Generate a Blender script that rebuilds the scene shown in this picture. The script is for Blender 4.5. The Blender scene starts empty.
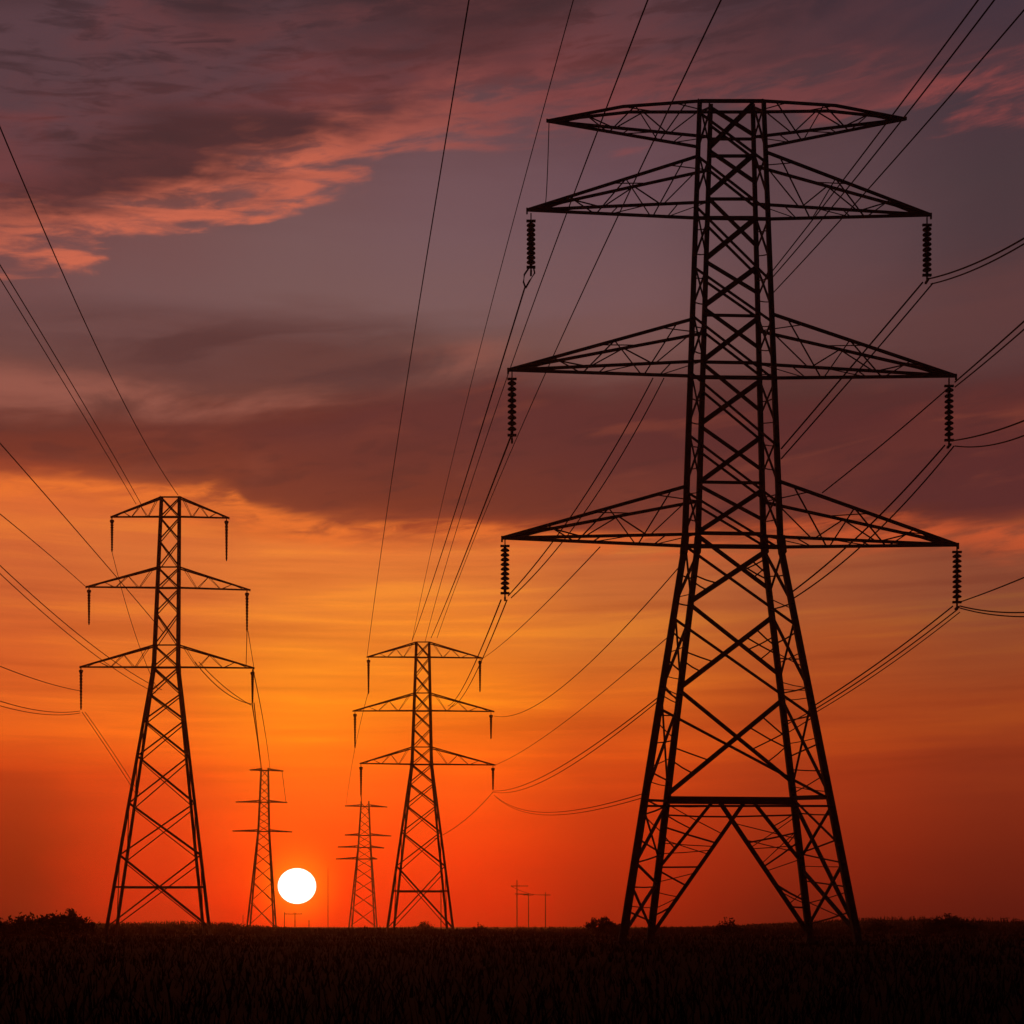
import bpy, bmesh, math, random
from mathutils import Vector, Matrix

random.seed(7)
sc = bpy.context.scene
COL = sc.collection

# ------------------------------------------------------------------ camera
F, CX, HY, CAM_H = 1400.0, 512.0, 927.0, 1.0        # focal length in px, centre column, horizon row, eye height
cam = bpy.data.cameras.new("camera")
cam.sensor_width = 36.0
cam.lens = 36.0 * F / 1024.0
cam.shift_y = (HY - 512.0) / 1024.0
cam.clip_start = 0.1
cam.clip_end = 30000.0
cam_o = bpy.data.objects.new("camera", cam)
cam_o.location = (0, 0, CAM_H)
cam_o.rotation_euler = (math.pi / 2, 0, 0)
COL.objects.link(cam_o)
sc.camera = cam_o

sc.view_settings.view_transform = 'Standard'
sc.view_settings.look = 'None'
sc.view_settings.exposure = 0.0
sc.view_settings.gamma = 1.0
sc.view_settings.use_curve_mapping = False

SUN_PX, SUN_PY = 297.0, 886.0
sun_dir = Vector(((SUN_PX - CX), F, (HY - SUN_PY))).normalized()
SUN_EL = math.asin(sun_dir.z)
SUN_AZ = math.atan2(sun_dir.x, sun_dir.y)

# ------------------------------------------------------------------ sky
def lin(c):
    def f(v):
        v /= 255.0
        return v / 12.92 if v <= 0.04045 else ((v + 0.055) / 1.055) ** 2.4
    return (f(c[0]), f(c[1]), f(c[2]), 1.0)

world = bpy.data.worlds.new("World")
sc.world = world
world.use_nodes = True
NT = world.node_tree
for n in list(NT.nodes):
    NT.nodes.remove(n)

def N(t, **kw):
    n = NT.nodes.new(t)
    for k, v in kw.items():
        setattr(n, k, v)
    return n

def put(sock, v):
    if isinstance(v, bpy.types.NodeSocket):
        NT.links.new(v, sock)
    else:
        sock.default_value = v

def M(op, a, b=None, c=None, clamp=False):
    n = N('ShaderNodeMath', operation=op)
    n.use_clamp = clamp
    put(n.inputs[0], a)
    if b is not None: put(n.inputs[1], b)
    if c is not None: put(n.inputs[2], c)
    return n.outputs[0]

def VM(op, a, b):
    n = N('ShaderNodeVectorMath', operation=op)
    put(n.inputs[0], a); put(n.inputs[1], b)
    return n

def MR(v, a, b, c=0.0, d=1.0, smooth=True):
    n = N('ShaderNodeMapRange')
    n.interpolation_type = 'SMOOTHSTEP' if smooth else 'LINEAR'
    n.clamp = True
    put(n.inputs['Value'], v)
    for k, x in (('From Min', a), ('From Max', b), ('To Min', c), ('To Max', d)):
        put(n.inputs[k], x)
    return n.outputs['Result']

def MIX(f, a, b, mode='MIX'):
    n = N('ShaderNodeMix', data_type='RGBA', blend_type=mode)
    put(n.inputs[0], f)
    put(n.inputs[6], a); put(n.inputs[7], b)
    return n.outputs[2]

def XYZ(x, y, z):
    n = N('ShaderNodeCombineXYZ')
    put(n.inputs[0], x); put(n.inputs[1], y); put(n.inputs[2], z)
    return n.outputs[0]

def NOISE(vec, scale, detail=5.0, rough=0.55, dist=0.0):
    n = N('ShaderNodeTexNoise')
    put(n.inputs['Vector'], vec)
    n.inputs['Scale'].default_value = scale
    n.inputs['Detail'].default_value = detail
    n.inputs['Roughness'].default_value = rough
    n.inputs['Distortion'].default_value = dist
    return n.outputs[0]

tc = N('ShaderNodeTexCoord')
D = VM('NORMALIZE', tc.outputs['Generated'], (0, 0, 0)).outputs[0]
sep = N('ShaderNodeSeparateXYZ'); put(sep.inputs[0], D)
dx, dy, dz = sep.outputs
hor = M('SQRT', M('ADD', M('MULTIPLY', dx, dx), M('MULTIPLY', dy, dy)))
T0 = M('DIVIDE', dz, M('MAXIMUM', hor, 0.02))        # tangent of the elevation
AZ = M('ARCTAN2', dx, dy)                            # bearing from due north (+Y)

def azt(px, py):
    """bearing and tangent of elevation of a direction"""
    x = (px - CX) / F
    return math.atan(x), ((HY - py) / F) / math.sqrt(1 + x * x)

# cloud-drift coordinates: long along the bearing, tight in elevation
streak = XYZ(M('MULTIPLY', AZ, 1.6), M('MULTIPLY', T0, 11.0), 0.0)
n_big = NOISE(streak, 2.2, 6.0, 0.55, 0.3)
n_fine = NOISE(streak, 7.0, 8.0, 0.62, 0.2)
n_puff = NOISE(XYZ(M('MULTIPLY', AZ, 4.0), M('MULTIPLY', T0, 8.0), 9.1), 2.4, 7.0, 0.58, 0.4)

warp = M('ADD', M('MULTIPLY', M('SUBTRACT', n_big, 0.5), 0.055), M('MULTIPLY', M('SUBTRACT', n_fine, 0.5), 0.022))
warp = M('MULTIPLY', warp, MR(T0, 0.12, 0.26, 0.12, 1.0))
T = M('ADD', T0, warp)

LV = [0, 60, 120, 180, 240, 300, 350, 390, 430, 470, 500, 525, 550, 600, 650, 700, 740, 764, 775, 820, 860, 900, 925]
CC = {
 10: [(88,62,70),(86,59,64),(83,53,57),(86,53,55),(113,70,70),(111,75,75),(109,70,66),(103,61,55),(102,50,42),(160,66,39),(222,106,48),(216,104,48),(206,98,48),(206,96,44),(212,94,38),(216,94,30),(208,82,22),(196,66,18),(158,44,16),(138,34,15),(122,28,15),(112,26,18),(96,22,18)],
 150: [(84,60,68),(79,53,59),(79,52,55),(94,61,61),(115,77,77),(115,81,81),(105,66,63),(102,59,53),(100,46,39),(113,50,37),(210,98,44),(214,104,48),(216,110,50),(214,104,44),(222,108,36),(228,106,26),(228,98,20),(224,84,16),(204,62,14),(198,48,12),(190,40,12),(176,34,14),(160,30,14)],
 300: [(88,62,70),(81,55,61),(85,57,61),(111,77,79),(117,85,86),(118,86,85),(102,64,61),(105,59,52),(100,44,37),(105,44,33),(130,56,38),(196,90,42),(228,120,50),(228,122,46),(240,132,34),(248,136,20),(250,128,14),(250,114,11),(250,108,10),(248,86,8),(246,74,8),(236,58,10),(220,48,10)],
 450: [(78,54,62),(79,53,59),(103,70,74),(113,81,86),(117,86,90),(120,88,88),(105,72,68),(103,57,52),(98,42,37),(102,42,33),(124,50,34),(170,72,38),(226,118,50),(226,122,48),(236,126,34),(244,128,20),(244,110,14),(241,96,11),(240,90,10),(232,68,8),(220,52,10),(200,42,12),(184,36,12)],
 620: [(70,46,52),(79,52,55),(98,66,72),(105,75,83),(111,81,86),(117,83,85),(117,79,75),(98,57,53),(90,42,39),(98,42,37),(116,48,36),(150,63,38),(198,102,52),(198,104,48),(207,108,38),(213,98,25),(204,79,19),(196,68,16),(192,63,15),(179,48,15),(165,40,17),(146,35,17),(131,31,17)],
 800: [(67,46,56),(73,52,58),(86,60,65),(91,65,70),(96,68,72),(100,68,70),(98,63,62),(84,48,46),(77,38,36),(81,36,34),(97,41,35),(140,61,37),(164,84,48),(167,84,45),(173,78,33),(171,71,26),(164,60,22),(159,55,22),(156,52,22),(140,43,22),(125,35,22),(106,30,22),(93,26,22)],
 1010: [(61,50,61),(64,51,59),(72,52,59),(72,54,59),(76,54,58),(93,58,58),(90,56,56),(80,42,42),(70,34,34),(72,32,32),(85,37,33),(156,68,42),(138,70,48),(138,72,46),(147,70,37),(151,63,28),(140,53,26),(130,47,26),(125,44,26),(114,39,26),(99,33,26),(86,28,26),(77,24,24)],
}
TMAX = 0.8
col = None
prev_az = None
AZw = M('ADD', AZ, M('MULTIPLY', M('SUBTRACT', n_puff, 0.5), 0.05))
for px in sorted(CC):
    r = N('ShaderNodeValToRGB')
    el = r.color_ramp.elements
    stops = sorted((max(0.0, azt(px, y)[1]) / TMAX, c) for y, c in zip(LV, CC[px]))
    el[0].position, el[0].color = stops[0][0], lin(stops[0][1])
    el[1].position, el[1].color = stops[-1][0], lin(stops[-1][1])
    for p, c in stops[1:-1]:
        e = el.new(p); e.color = lin(c)
    put(r.inputs[0], M('DIVIDE', T, TMAX, clamp=True))
    a = azt(px, 927)[0]
    col = r.outputs[0] if col is None else MIX(MR(AZw, prev_az, a, smooth=True), col, r.outputs[0])
    prev_az = a

# --- thin stratus streaks in the orange part
n_str = NOISE(XYZ(M('MULTIPLY', AZ, 2.2), M('SUBTRACT', M('MULTIPLY', T0, 34.0), M('MULTIPLY', AZ, 0.8)), 6.2), 1.7, 5.0, 0.55, 0.25)
n_thin = NOISE(XYZ(M('MULTIPLY', AZ, 3.0), M('MULTIPLY', T0, 80.0), 2.2), 2.0, 4.0, 0.5, 0.1)
low = M('MULTIPLY', MR(T0, 0.05, 0.13), MR(T0, 0.32, 0.27))
sv = M('ADD', M('MULTIPLY', n_str, 0.72), M('MULTIPLY', n_thin, 0.28))
col = MIX(M('MULTIPLY', M('MULTIPLY', MR(sv, 0.52, 0.36), low), 0.42), col, MIX(1.0, col, (0.66, 0.50, 0.60, 1), 'MULTIPLY'))
col = MIX(M('MULTIPLY', M('MULTIPLY', MR(sv, 0.50, 0.66), low), 0.60), col, MIX(1.0, col, (1.30, 1.55, 0.95, 1), 'MULTIPLY'))

# --- the slanting cloud deck in the upper sky with its lit under-edge
def edge_curve(pts):
    """tangent of elevation of a cloud edge along the bearing, as a colour ramp of the bearing"""
    r = N('ShaderNodeValToRGB')
    r.color_ramp.interpolation = 'EASE'
    el = r.color_ramp.elements
    q = [((azt(x, y)[0] + 0.5), azt(x, y)[1]) for x, y in pts]
    el[0].position, el[0].color = q[0][0], (q[0][1],) * 3 + (1,)
    el[1].position, el[1].color = q[-1][0], (q[-1][1],) * 3 + (1,)
    for p, v in q[1:-1]:
        e = el.new(p); e.color = (v, v, v, 1)
    put(r.inputs[0], M('ADD', AZ, 0.5))
    s = N('ShaderNodeSeparateColor'); put(s.inputs[0], r.outputs[0])
    return s.outputs[0]

# soft streak coordinates, rising a little to the right
def streaks(ax, tz, tilt, seed):
    return XYZ(M('ADD', M('MULTIPLY', AZ, ax), M('MULTIPLY', T0, 2.0)), M('SUBTRACT', M('MULTIPLY', T0, tz), M('MULTIPLY', AZ, tz * tilt)), seed)
n_lit = NOISE(streaks(5.0, 24.0, 0.16, 5.3), 1.9, 4.0, 0.5, 0.5)
n_litf = NOISE(streaks(9.0, 42.0, 0.14, 8.3), 2.2, 7.0, 0.60, 0.5)
n_deck = NOISE(streaks(4.0, 11.0, 0.28, 1.3), 1.7, 8.0, 0.58, 0.6)
n_soft = NOISE(streaks(3.0, 9.0, 0.20, 2.9), 1.5, 3.0, 0.45, 0.3)

edge = edge_curve([(-60, 268), (60, 262), (150, 240), (250, 218), (350, 172), (470, 128), (600, 112), (760, 105), (940, 122), (1060, 100)])
E = M('SUBTRACT', T0, edge)
E = M('ADD', E, M('MULTIPLY', M('SUBTRACT', n_deck, 0.5), 0.09))
E = M('ADD', E, M('MULTIPLY', M('SUBTRACT', n_lit, 0.5), 0.105))
E = M('ADD', E, M('MULTIPLY', M('SUBTRACT', n_litf, 0.5), 0.030))
deck = MR(E, 0.004, 0.052)
deckcol = MIX(MR(n_soft, 0.36, 0.62), lin((60, 38, 41)), lin((88, 60, 66)))
deckcol = MIX(M('MULTIPLY', MR(n_deck, 0.48, 0.70), 0.55), deckcol, lin((112, 58, 58)))
deckcol = MIX(M('MULTIPLY', MR(n_litf, 0.54, 0.36), 0.7), deckcol, lin((56, 36, 40)))
deckcol = MIX(MR(AZ, 0.05, 0.30), deckcol, MIX(MR(n_deck, 0.4, 0.62), lin((52, 42, 51)), lin((76, 50, 56))))
right_fade = MR(AZ, 0.16, 0.34, 1.0, 0.35)
col = MIX(M('MULTIPLY', M('MULTIPLY', deck, 0.85), right_fade), col, deckcol)
# dull red light reaching up into the deck, then the bright under-edge
rosy = M('MULTIPLY', MR(E, 0.0, 0.035), MR(E, 0.125, 0.04))
col = MIX(M('MULTIPLY', M('MULTIPLY', rosy, MR(n_soft, 0.35, 0.7, 0.25, 1.0)), MR(AZ, -0.02, 0.14, 0.42, 0.08)), col, lin((146, 62, 56)))
lit = M('MULTIPLY', MR(E, -0.010, 0.014), MR(E, 0.058, 0.014))
lit = M('MULTIPLY', lit, MR(M('ADD', M('MULTIPLY', n_litf, 0.6), M('MULTIPLY', n_lit, 0.4)), 0.40, 0.58, 0.12, 1.0))
litw = M('ADD', M('MULTIPLY', MR(AZ, -0.18, 0.02, 0.92, 0.34), MR(AZ, -0.36, -0.30, 0.7, 1.0)), M('MULTIPLY', MR(AZ, 0.24, 0.31), 0.30))
col = MIX(M('MULTIPLY', lit, litw), col, MIX(MR(AZ, -0.2, 0.08), lin((208, 104, 77)), lin((158, 72, 68))))

# --- the dark bank above the orange strip, and the wisps over it
lo = edge_curve([(-60, 466), (90, 474), (190, 492), (222, 486), (262, 508), (340, 520), (430, 516), (520, 526), (680, 532), (850, 520), (1060, 522)])
hi = edge_curve([(-60, 398), (90, 402), (210, 410), (300, 396), (400, 374), (512, 356), (620, 372), (760, 380), (1060, 372)])
nb = M('ADD', M('MULTIPLY', M('SUBTRACT', n_lit, 0.5), 0.030), M('MULTIPLY', M('SUBTRACT', n_litf, 0.5), 0.012))
Tl = M('ADD', M('SUBTRACT', T0, lo), nb)
Th = M('ADD', M('SUBTRACT', hi, T0), M('MULTIPLY', M('SUBTRACT', n_soft, 0.5), 0.05))
Th = M('ADD', Th, nb)
bank = M('MULTIPLY', MR(Tl, -0.006, 0.016), MR(Th, -0.006, 0.030))
bankcol = MIX(MR(Tl, 0.0, 0.075), lin((114, 48, 35)), lin((94, 44, 43)))
bankcol = MIX(MR(AZ, -0.05, 0.18), bankcol, lin((88, 40, 40)))
bankcol = MIX(M('MULTIPLY', MR(n_soft, 0.5, 0.7), 0.35), bankcol, lin((134, 62, 44)))
bankcol = MIX(M('MULTIPLY', MR(n_litf, 0.52, 0.36), 0.4), bankcol, lin((78, 38, 38)))
bankcol = MIX(M('MULTIPLY', MR(n_lit, 0.54, 0.70), 0.35), bankcol, lin((140, 66, 48)))
col = MIX(M('MULTIPLY', bank, 0.95), col, bankcol)
wl = M('MULTIPLY', M('MULTIPLY', MR(Th, -0.030, -0.006), MR(Th, 0.016, -0.004)), MR(AZ, 0.03, -0.05))
col = MIX(M('MULTIPLY', M('MULTIPLY', wl, MR(n_deck, 0.36, 0.6)), 0.75), col, lin((158, 92, 78)))
wx = M('MULTIPLY', MR(T0, 0.365, 0.40), MR(T0, 0.442, 0.41))
wx = M('MULTIPLY', wx, M('MULTIPLY', MR(AZ, 0.0, -0.09), MR(AZ, -0.34, -0.24, 0.35, 1.0)))
col = MIX(M('MULTIPLY', M('MULTIPLY', MR(n_lit, 0.40, 0.60, 0.3, 1.0), wx), 0.85), col, lin((84, 50, 50)))
# bright rim right under the bank
rim = M('MULTIPLY', MR(Tl, 0.004, -0.005), MR(Tl, -0.028, -0.008))
col = MIX(M('MULTIPLY', M('MULTIPLY', rim, MR(n_litf, 0.35, 0.6)), 0.8), col, MIX(MR(AZ, -0.1, 0.2), lin((240, 118, 44)), lin((204, 86, 44))))

# --- glow of the air round the sun
cosang = VM('DOT_PRODUCT', D, tuple(sun_dir)).outputs['Value']
ang = M('ARCCOSINE', M('MINIMUM', cosang, 0.9999999))
def gauss(a, s):
    q = M('DIVIDE', a, s)
    return M('EXPONENT', M('MULTIPLY', M('MULTIPLY', q, q), -1.0))
g1 = gauss(ang, 0.021)
g2 = gauss(ang, 0.060)
def addcol(base, f, c):
    return MIX(f, base, c, 'ADD')
col = addcol(col, g1, (0.40, 0.24, 0.012, 1))
col = addcol(col, g2, (0.04, 0.004, 0.0, 1))

# --- light lost on the long way through the low air is made up by the sky behind it
col = MIX(1.0, col, XYZ(*[MR(T0, 0.0, 0.22, k, 1.0) for k in (1.30, 0.88, 0.5)]), 'MULTIPLY')
# --- away from the sunset the sky is dim; below the horizon it is dark
col = MIX(1.0, col, XYZ(*[MR(dy, -0.3, 0.75, k, 1.0) for k in (0.10, 0.12, 0.16)]), 'MULTIPLY')
col = MIX(MR(T0, 0.72, 2.0), col, (0.016, 0.014, 0.022, 1))
col = MIX(MR(dz, -0.002, -0.03), col, (0.01, 0.003, 0.002, 1))

nish = N('ShaderNodeTexSky')
nish.sky_type = 'NISHITA'
nish.sun_disc = False
nish.sun_elevation = SUN_EL
nish.sun_rotation = SUN_AZ
nish.dust_density = 6.0
col = addcol(col, 0.004, nish.outputs[0])

bg = N('ShaderNodeBackground')
put(bg.inputs[0], col)
bg.inputs[1].default_value = 1.0
wo = N('ShaderNodeOutputWorld')
NT.links.new(bg.outputs[0], wo.inputs[0])

# ------------------------------------------------------------------ sun lamp
sl = bpy.data.lights.new("sun_lamp", 'SUN')
sl.energy = 0.6
sl.angle = math.radians(1.5)
sl.color = (1.0, 0.26, 0.05)
slo = bpy.data.objects.new("sun_lamp", sl)
slo.rotation_euler = sun_dir.to_track_quat('Z', 'Y').to_euler()
COL.objects.link(slo)

# ------------------------------------------------------------------ helpers
def P(px, py, d):
    return Vector(((px - CX) / F * d, d, CAM_H + (HY - py) / F * d))

def pix(v):
    return CX + F * v.x / v.y, HY - F * (v.z - CAM_H) / v.y

def mat(name, base, rough=0.7, metal=0.0, spec=0.3, var=0.25, scale=3.0):
    m = bpy.data.materials.new(name)
    m.use_nodes = True
    nt = m.node_tree
    b = nt.nodes['Principled BSDF']
    b.inputs['Roughness'].default_value = rough
    b.inputs['Metallic'].default_value = metal
    b.inputs['Specular IOR Level'].default_value = spec
    co = nt.nodes.new('ShaderNodeTexCoord')
    no = nt.nodes.new('ShaderNodeTexNoise')
    no.inputs['Scale'].default_value = scale
    no.inputs['Detail'].default_value = 6.0
    nt.links.new(co.outputs['Object'], no.inputs['Vector'])
    rp = nt.nodes.new('ShaderNodeValToRGB')
    rp.color_ramp.elements[0].position = 0.3
    rp.color_ramp.elements[1].position = 0.7
    rp.color_ramp.elements[0].color = tuple(c * (1 - var) for c in base) + (1,)
    rp.color_ramp.elements[1].color = tuple(c * (1 + var) for c in base) + (1,)
    nt.links.new(no.outputs[0], rp.inputs[0])
    nt.links.new(rp.outputs[0], b.inputs['Base Color'])
    return m

STEEL = mat('weathered_galvanised_steel', (0.05, 0.052, 0.055), 0.85, 0.0, 0.08, 0.3, 1.5)
CERAM = mat('brown_glazed_ceramic', (0.05, 0.03, 0.022), 0.6, 0.0, 0.12, 0.2, 4.0)
CABLE = mat('weathered_aluminium_cable', (0.06, 0.06, 0.06), 0.9, 0.0, 0.03, 0.15, 0.5)
WOOD = mat('weathered_pole_timber', (0.07, 0.05, 0.04), 0.85, 0.0, 0.2, 0.3, 2.0)
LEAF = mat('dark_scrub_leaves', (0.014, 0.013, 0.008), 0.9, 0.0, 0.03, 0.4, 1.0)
TWIG = mat('bare_twigs', (0.05, 0.04, 0.03), 0.85, 0.0, 0.1, 0.3, 3.0)
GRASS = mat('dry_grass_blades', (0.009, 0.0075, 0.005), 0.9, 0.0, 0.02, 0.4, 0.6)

def finish(o, label=None, cat=None, group=None, kind=None):
    if label: o['label'] = label
    if cat: o['category'] = cat
    if group: o['group'] = group
    if kind: o['kind'] = kind
    return o

def link_mesh(name, bm, m, parent=None, origin=None, smooth=False):
    """one mesh object; verts are given in world space and moved to the parent's / own origin"""
    o0 = Vector(origin) if origin is not None else (parent_origin(parent) if parent else Vector((0, 0, 0)))
    bmesh.ops.translate(bm, verts=bm.verts, vec=-o0)
    me = bpy.data.meshes.new(name)
    bm.normal_update()
    bm.to_mesh(me); bm.free()
    if smooth:
        for p in me.polygons: p.use_smooth = True
    me.materials.append(m)
    o = bpy.data.objects.new(name, me)
    COL.objects.link(o)
    if parent is not None:
        o.parent = parent
    else:
        o.location = o0
    return o

def parent_origin(p):
    v = Vector((0, 0, 0))
    while p is not None:
        v += p.location
        p = p.parent
    return v

def empty(name, loc):
    o = bpy.data.objects.new(name, None)
    o.empty_display_size = 0.5
    o.location = loc
    COL.objects.link(o)
    return o

def frame_of(d):
    d = d.normalized()
    up = Vector((0, 0, 1)) if abs(d.z) < 0.95 else Vector((1, 0, 0))
    a = d.cross(up).normalized()
    b = a.cross(d).normalized()
    return a, b

def bar(bm, p0, p1, w0, w1=None, prof='box'):
    """a steel member: square section, or an angle (L) section"""
    p0, p1 = Vector(p0), Vector(p1)
    if w1 is None: w1 = w0
    a, b = frame_of(p1 - p0)
    if prof == 'box':
        sec = [(-.5, -.5), (.5, -.5), (.5, .5), (-.5, .5)]
    else:
        t = 0.24
        sec = [(-.5, -.5), (.5, -.5), (.5, -.5 + t), (-.5 + t, -.5 + t), (-.5 + t, .5), (-.5, .5)]
    r0 = [bm.verts.new(p0 + a * (x * w0) + b * (y * w0)) for x, y in sec]
    r1 = [bm.verts.new(p1 + a * (x * w1) + b * (y * w1)) for x, y in sec]
    n = len(sec)
    for i in range(n):
        j = (i + 1) % n
        bm.faces.new((r0[i], r0[j], r1[j], r1[i]))
    bm.faces.new(r0[::-1]); bm.faces.new(r1)

def tube(bm, pts, r, n=6):
    rings = []
    for i, p in enumerate(pts):
        d = (pts[min(i + 1, len(pts) - 1)] - pts[max(i - 1, 0)])
        a, b = frame_of(d)
        rr = r[i] if isinstance(r, (list, tuple)) else r
        rings.append([bm.verts.new(p + a * (rr * math.cos(2 * math.pi * k / n)) + b * (rr * math.sin(2 * math.pi * k / n))) for k in range(n)])
    for q0, q1 in zip(rings, rings[1:]):
        for k in range(n):
            j = (k + 1) % n
            bm.faces.new((q0[k], q0[j], q1[j], q1[k]))
    bm.faces.new(rings[0][::-1]); bm.faces.new(rings[-1])

def lathe(bm, c, prof, n=14):
    """rings (radius, z) around the vertical axis through c"""
    rings = []
    for r, z in prof:
        rings.append([bm.verts.new(c + Vector((r * math.cos(2 * math.pi * k / n), r * math.sin(2 * math.pi * k / n), z))) for k in range(n)])
    for q0, q1 in zip(rings, rings[1:]):
        for k in range(n):
            j = (k + 1) % n
            bm.faces.new((q0[k], q0[j], q1[j], q1[k]))
    bm.faces.new(rings[0][::-1]); bm.faces.new(rings[-1])

# ------------------------------------------------------------------ the ground
def ground_z(x, y):
    z = 0.05 * math.sin(x * 0.21 + 1.0) * math.sin(y * 0.17) if abs(y) < 200 else 0.0
    # a low rise far off to the right, and a slighter one far left
    z += 2.6 * math.exp(-((y - 330) / 90.0) ** 2) / (1 + math.exp(-max(-300.0, min(300.0, x - 52)) / 9.0)) * (0.85 + 0.15 * math.sin(x * 0.09))
    z += 1.6 * math.exp(-((y - 330) / 90.0) ** 2) / (1 + math.exp(max(-300.0, min(300.0, x + 62)) / 8.0))
    return z

def steps(a, b, n, power):
    return [a + (b - a) * (i / n) ** power for i in range(n + 1)]
ys = [-400, -150, -60, -20] + steps(0, 600, 110, 1.4) + [800, 1200, 2000, 4000, 9000, 16000]
xs_half = steps(0, 260, 70, 1.3) + [400, 800, 2000, 5000, 12000]
xs = [-v for v in reversed(xs_half[1:])] + xs_half
bm = bmesh.new()
grid = [[bm.verts.new((x, y, ground_z(x, y))) for x in xs] for y in ys]
for r0, r1 in zip(grid, grid[1:]):
    for i in range(len(xs) - 1):
        bm.faces.new((r0[i], r0[i + 1], r1[i + 1], r1[i]))
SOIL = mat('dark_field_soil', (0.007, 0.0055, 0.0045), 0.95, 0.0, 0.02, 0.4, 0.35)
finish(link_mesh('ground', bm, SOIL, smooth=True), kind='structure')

# ------------------------------------------------------------------ lattice towers
def leg_solver(nodes, D0):
    """nodes: (row, column, depth offset) from top to foot -> list of 3-D points and a function row -> point"""
    pts = [P(x, y, D0 + dd) for (y, x, dd) in nodes]
    # carry the last stretch on into the ground
    a, b = pts[-2], pts[-1]
    k = (-0.35 - b.z) / (b.z - a.z)
    foot = b + (b - a) * k
    pts[-1] = foot
    def at(row):
        v = (HY - row) / F
        for i, (A, B) in enumerate(zip(pts, pts[1:])):
            zA, zB = A.z - CAM_H, B.z - CAM_H
            den = (zB - zA) - v * (B.y - A.y)
            s = (v * A.y - zA) / den
            if s <= 1.0 or i == len(pts) - 2:
                return A + (B - A) * s
    return pts, at

def build_tower(base_px, D0, legs, leg_w, braces, arms, beams, label, group, extra=None):
    """legs: four lists of (row, column, depth offset): OL, OR (outer pair), IL, IR (inner pair)"""
    S = D0 / F
    base = Vector(((base_px - CX) / F * D0, D0, 0.0))
    root = finish(empty('transmission_tower', base), label, 'pylon', group)
    L = {}
    for k, nodes in legs.items():
        pts, at = leg_solver(nodes, D0)
        L[k] = at
        bm = bmesh.new()
        ws = [leg_w[0] + (leg_w[1] - leg_w[0]) * i / (len(pts) - 1) for i in range(len(pts))]
        for i in range(len(pts) - 1):
            bar(bm, pts[i], pts[i + 1], ws[i] * S, ws[i + 1] * S, 'L')
            if i: # splice plate at the bend
                bar(bm, pts[i] + (pts[i - 1] - pts[i]).normalized() * .5, pts[i] + (pts[i + 1] - pts[i]).normalized() * .5, ws[i] * S * 1.12)
        foot = Vector((pts[-1].x, pts[-1].y, 0))
        link_mesh('leg', bm, STEEL, root)
        bm = bmesh.new()
        bar(bm, foot + Vector((0, 0, -.3)), foot + Vector((0, 0, .22)), leg_w[1] * S * 1.9, leg_w[1] * S * 1.6)
        link_mesh('footing', bm, STEEL, root)
    for (ka, ya, kb, yb, w) in braces:
        bm = bmesh.new()
        bar(bm, L[ka](ya), L[kb](yb), w * S)
        link_mesh('diagonal_brace', bm, STEEL, root)
    for (ka, ya, kb, yb, w) in beams:
        bm = bmesh.new()
        bar(bm, L[ka](ya), L[kb](yb), w * S)
        link_mesh('horizontal_beam', bm, STEEL, root)
    for A in arms:
        # A: tip (x, row), outer leg, inner leg, rows of roots: outer top, inner top, outer bottom, inner bottom, widths, web count
        tip = P(A['tip'][0], A['tip'][1], D0)
        ot, it, ob, ib = (L[A['o']](A['rows'][0]), L[A['i']](A['rows'][1]), L[A['o']](A['rows'][2]), L[A['i']](A['rows'][3]))
        w, wt = A['w'] * S, A['wt'] * S
        bm = bmesh.new()
        bow = A.get('bow', 0.0) * S
        for r in (ot, it):
            m = (tip + r) / 2 + Vector((0, 0, bow))
            bar(bm, tip, m, w); bar(bm, m, r, w)
        for r in (ob, ib):
            bar(bm, tip, r, w)
        arm = link_mesh('crossarm', bm, STEEL, root)
        bm = bmesh.new()
        def tc_(r, f):
            m = (tip + r) / 2 + Vector((0, 0, bow))
            return tip.lerp(m, f * 2) if f < .5 else m.lerp(r, f * 2 - 1)
        n = A['n']
        for (t_, b_) in ((ot, ob), (it, ib)):
            for i in range(n):
                f0, f1, f2 = (i + .25) / n, (i + .75) / n, (i + 1.2) / n
                bar(bm, tip.lerp(b_, min(f0, 1)), tc_(t_, f1), wt)
                if f2 <= 1.01: bar(bm, tc_(t_, f1), tip.lerp(b_, min(f2, 1)), wt)
        for i in range(1, n + 1):      # plan bracing between the two lower and the two upper chords
            f0, f1 = (i - .5) / n, i / n
            bar(bm, tip.lerp(ob, f0), tip.lerp(ib, f1), wt * .8)
            bar(bm, tip.lerp(ib, f0), tip.lerp(ob, f0), wt * .8)
            bar(bm, tc_(ot, f0), tc_(it, f1), wt * .8)
        link_mesh('web_bracing', bm, STEEL, arm)
        bm = bmesh.new()
        bar(bm, tip + Vector((0, 0, .12)), tip - Vector((0, 0, A.get('drop', .25) * .6)), w * .7)
        link_mesh('hanger_plate', bm, STEEL, arm)
    if extra: extra(root, L, S)
    return root, L

G_TOWER = 'steel lattice pylons across the field'

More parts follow.
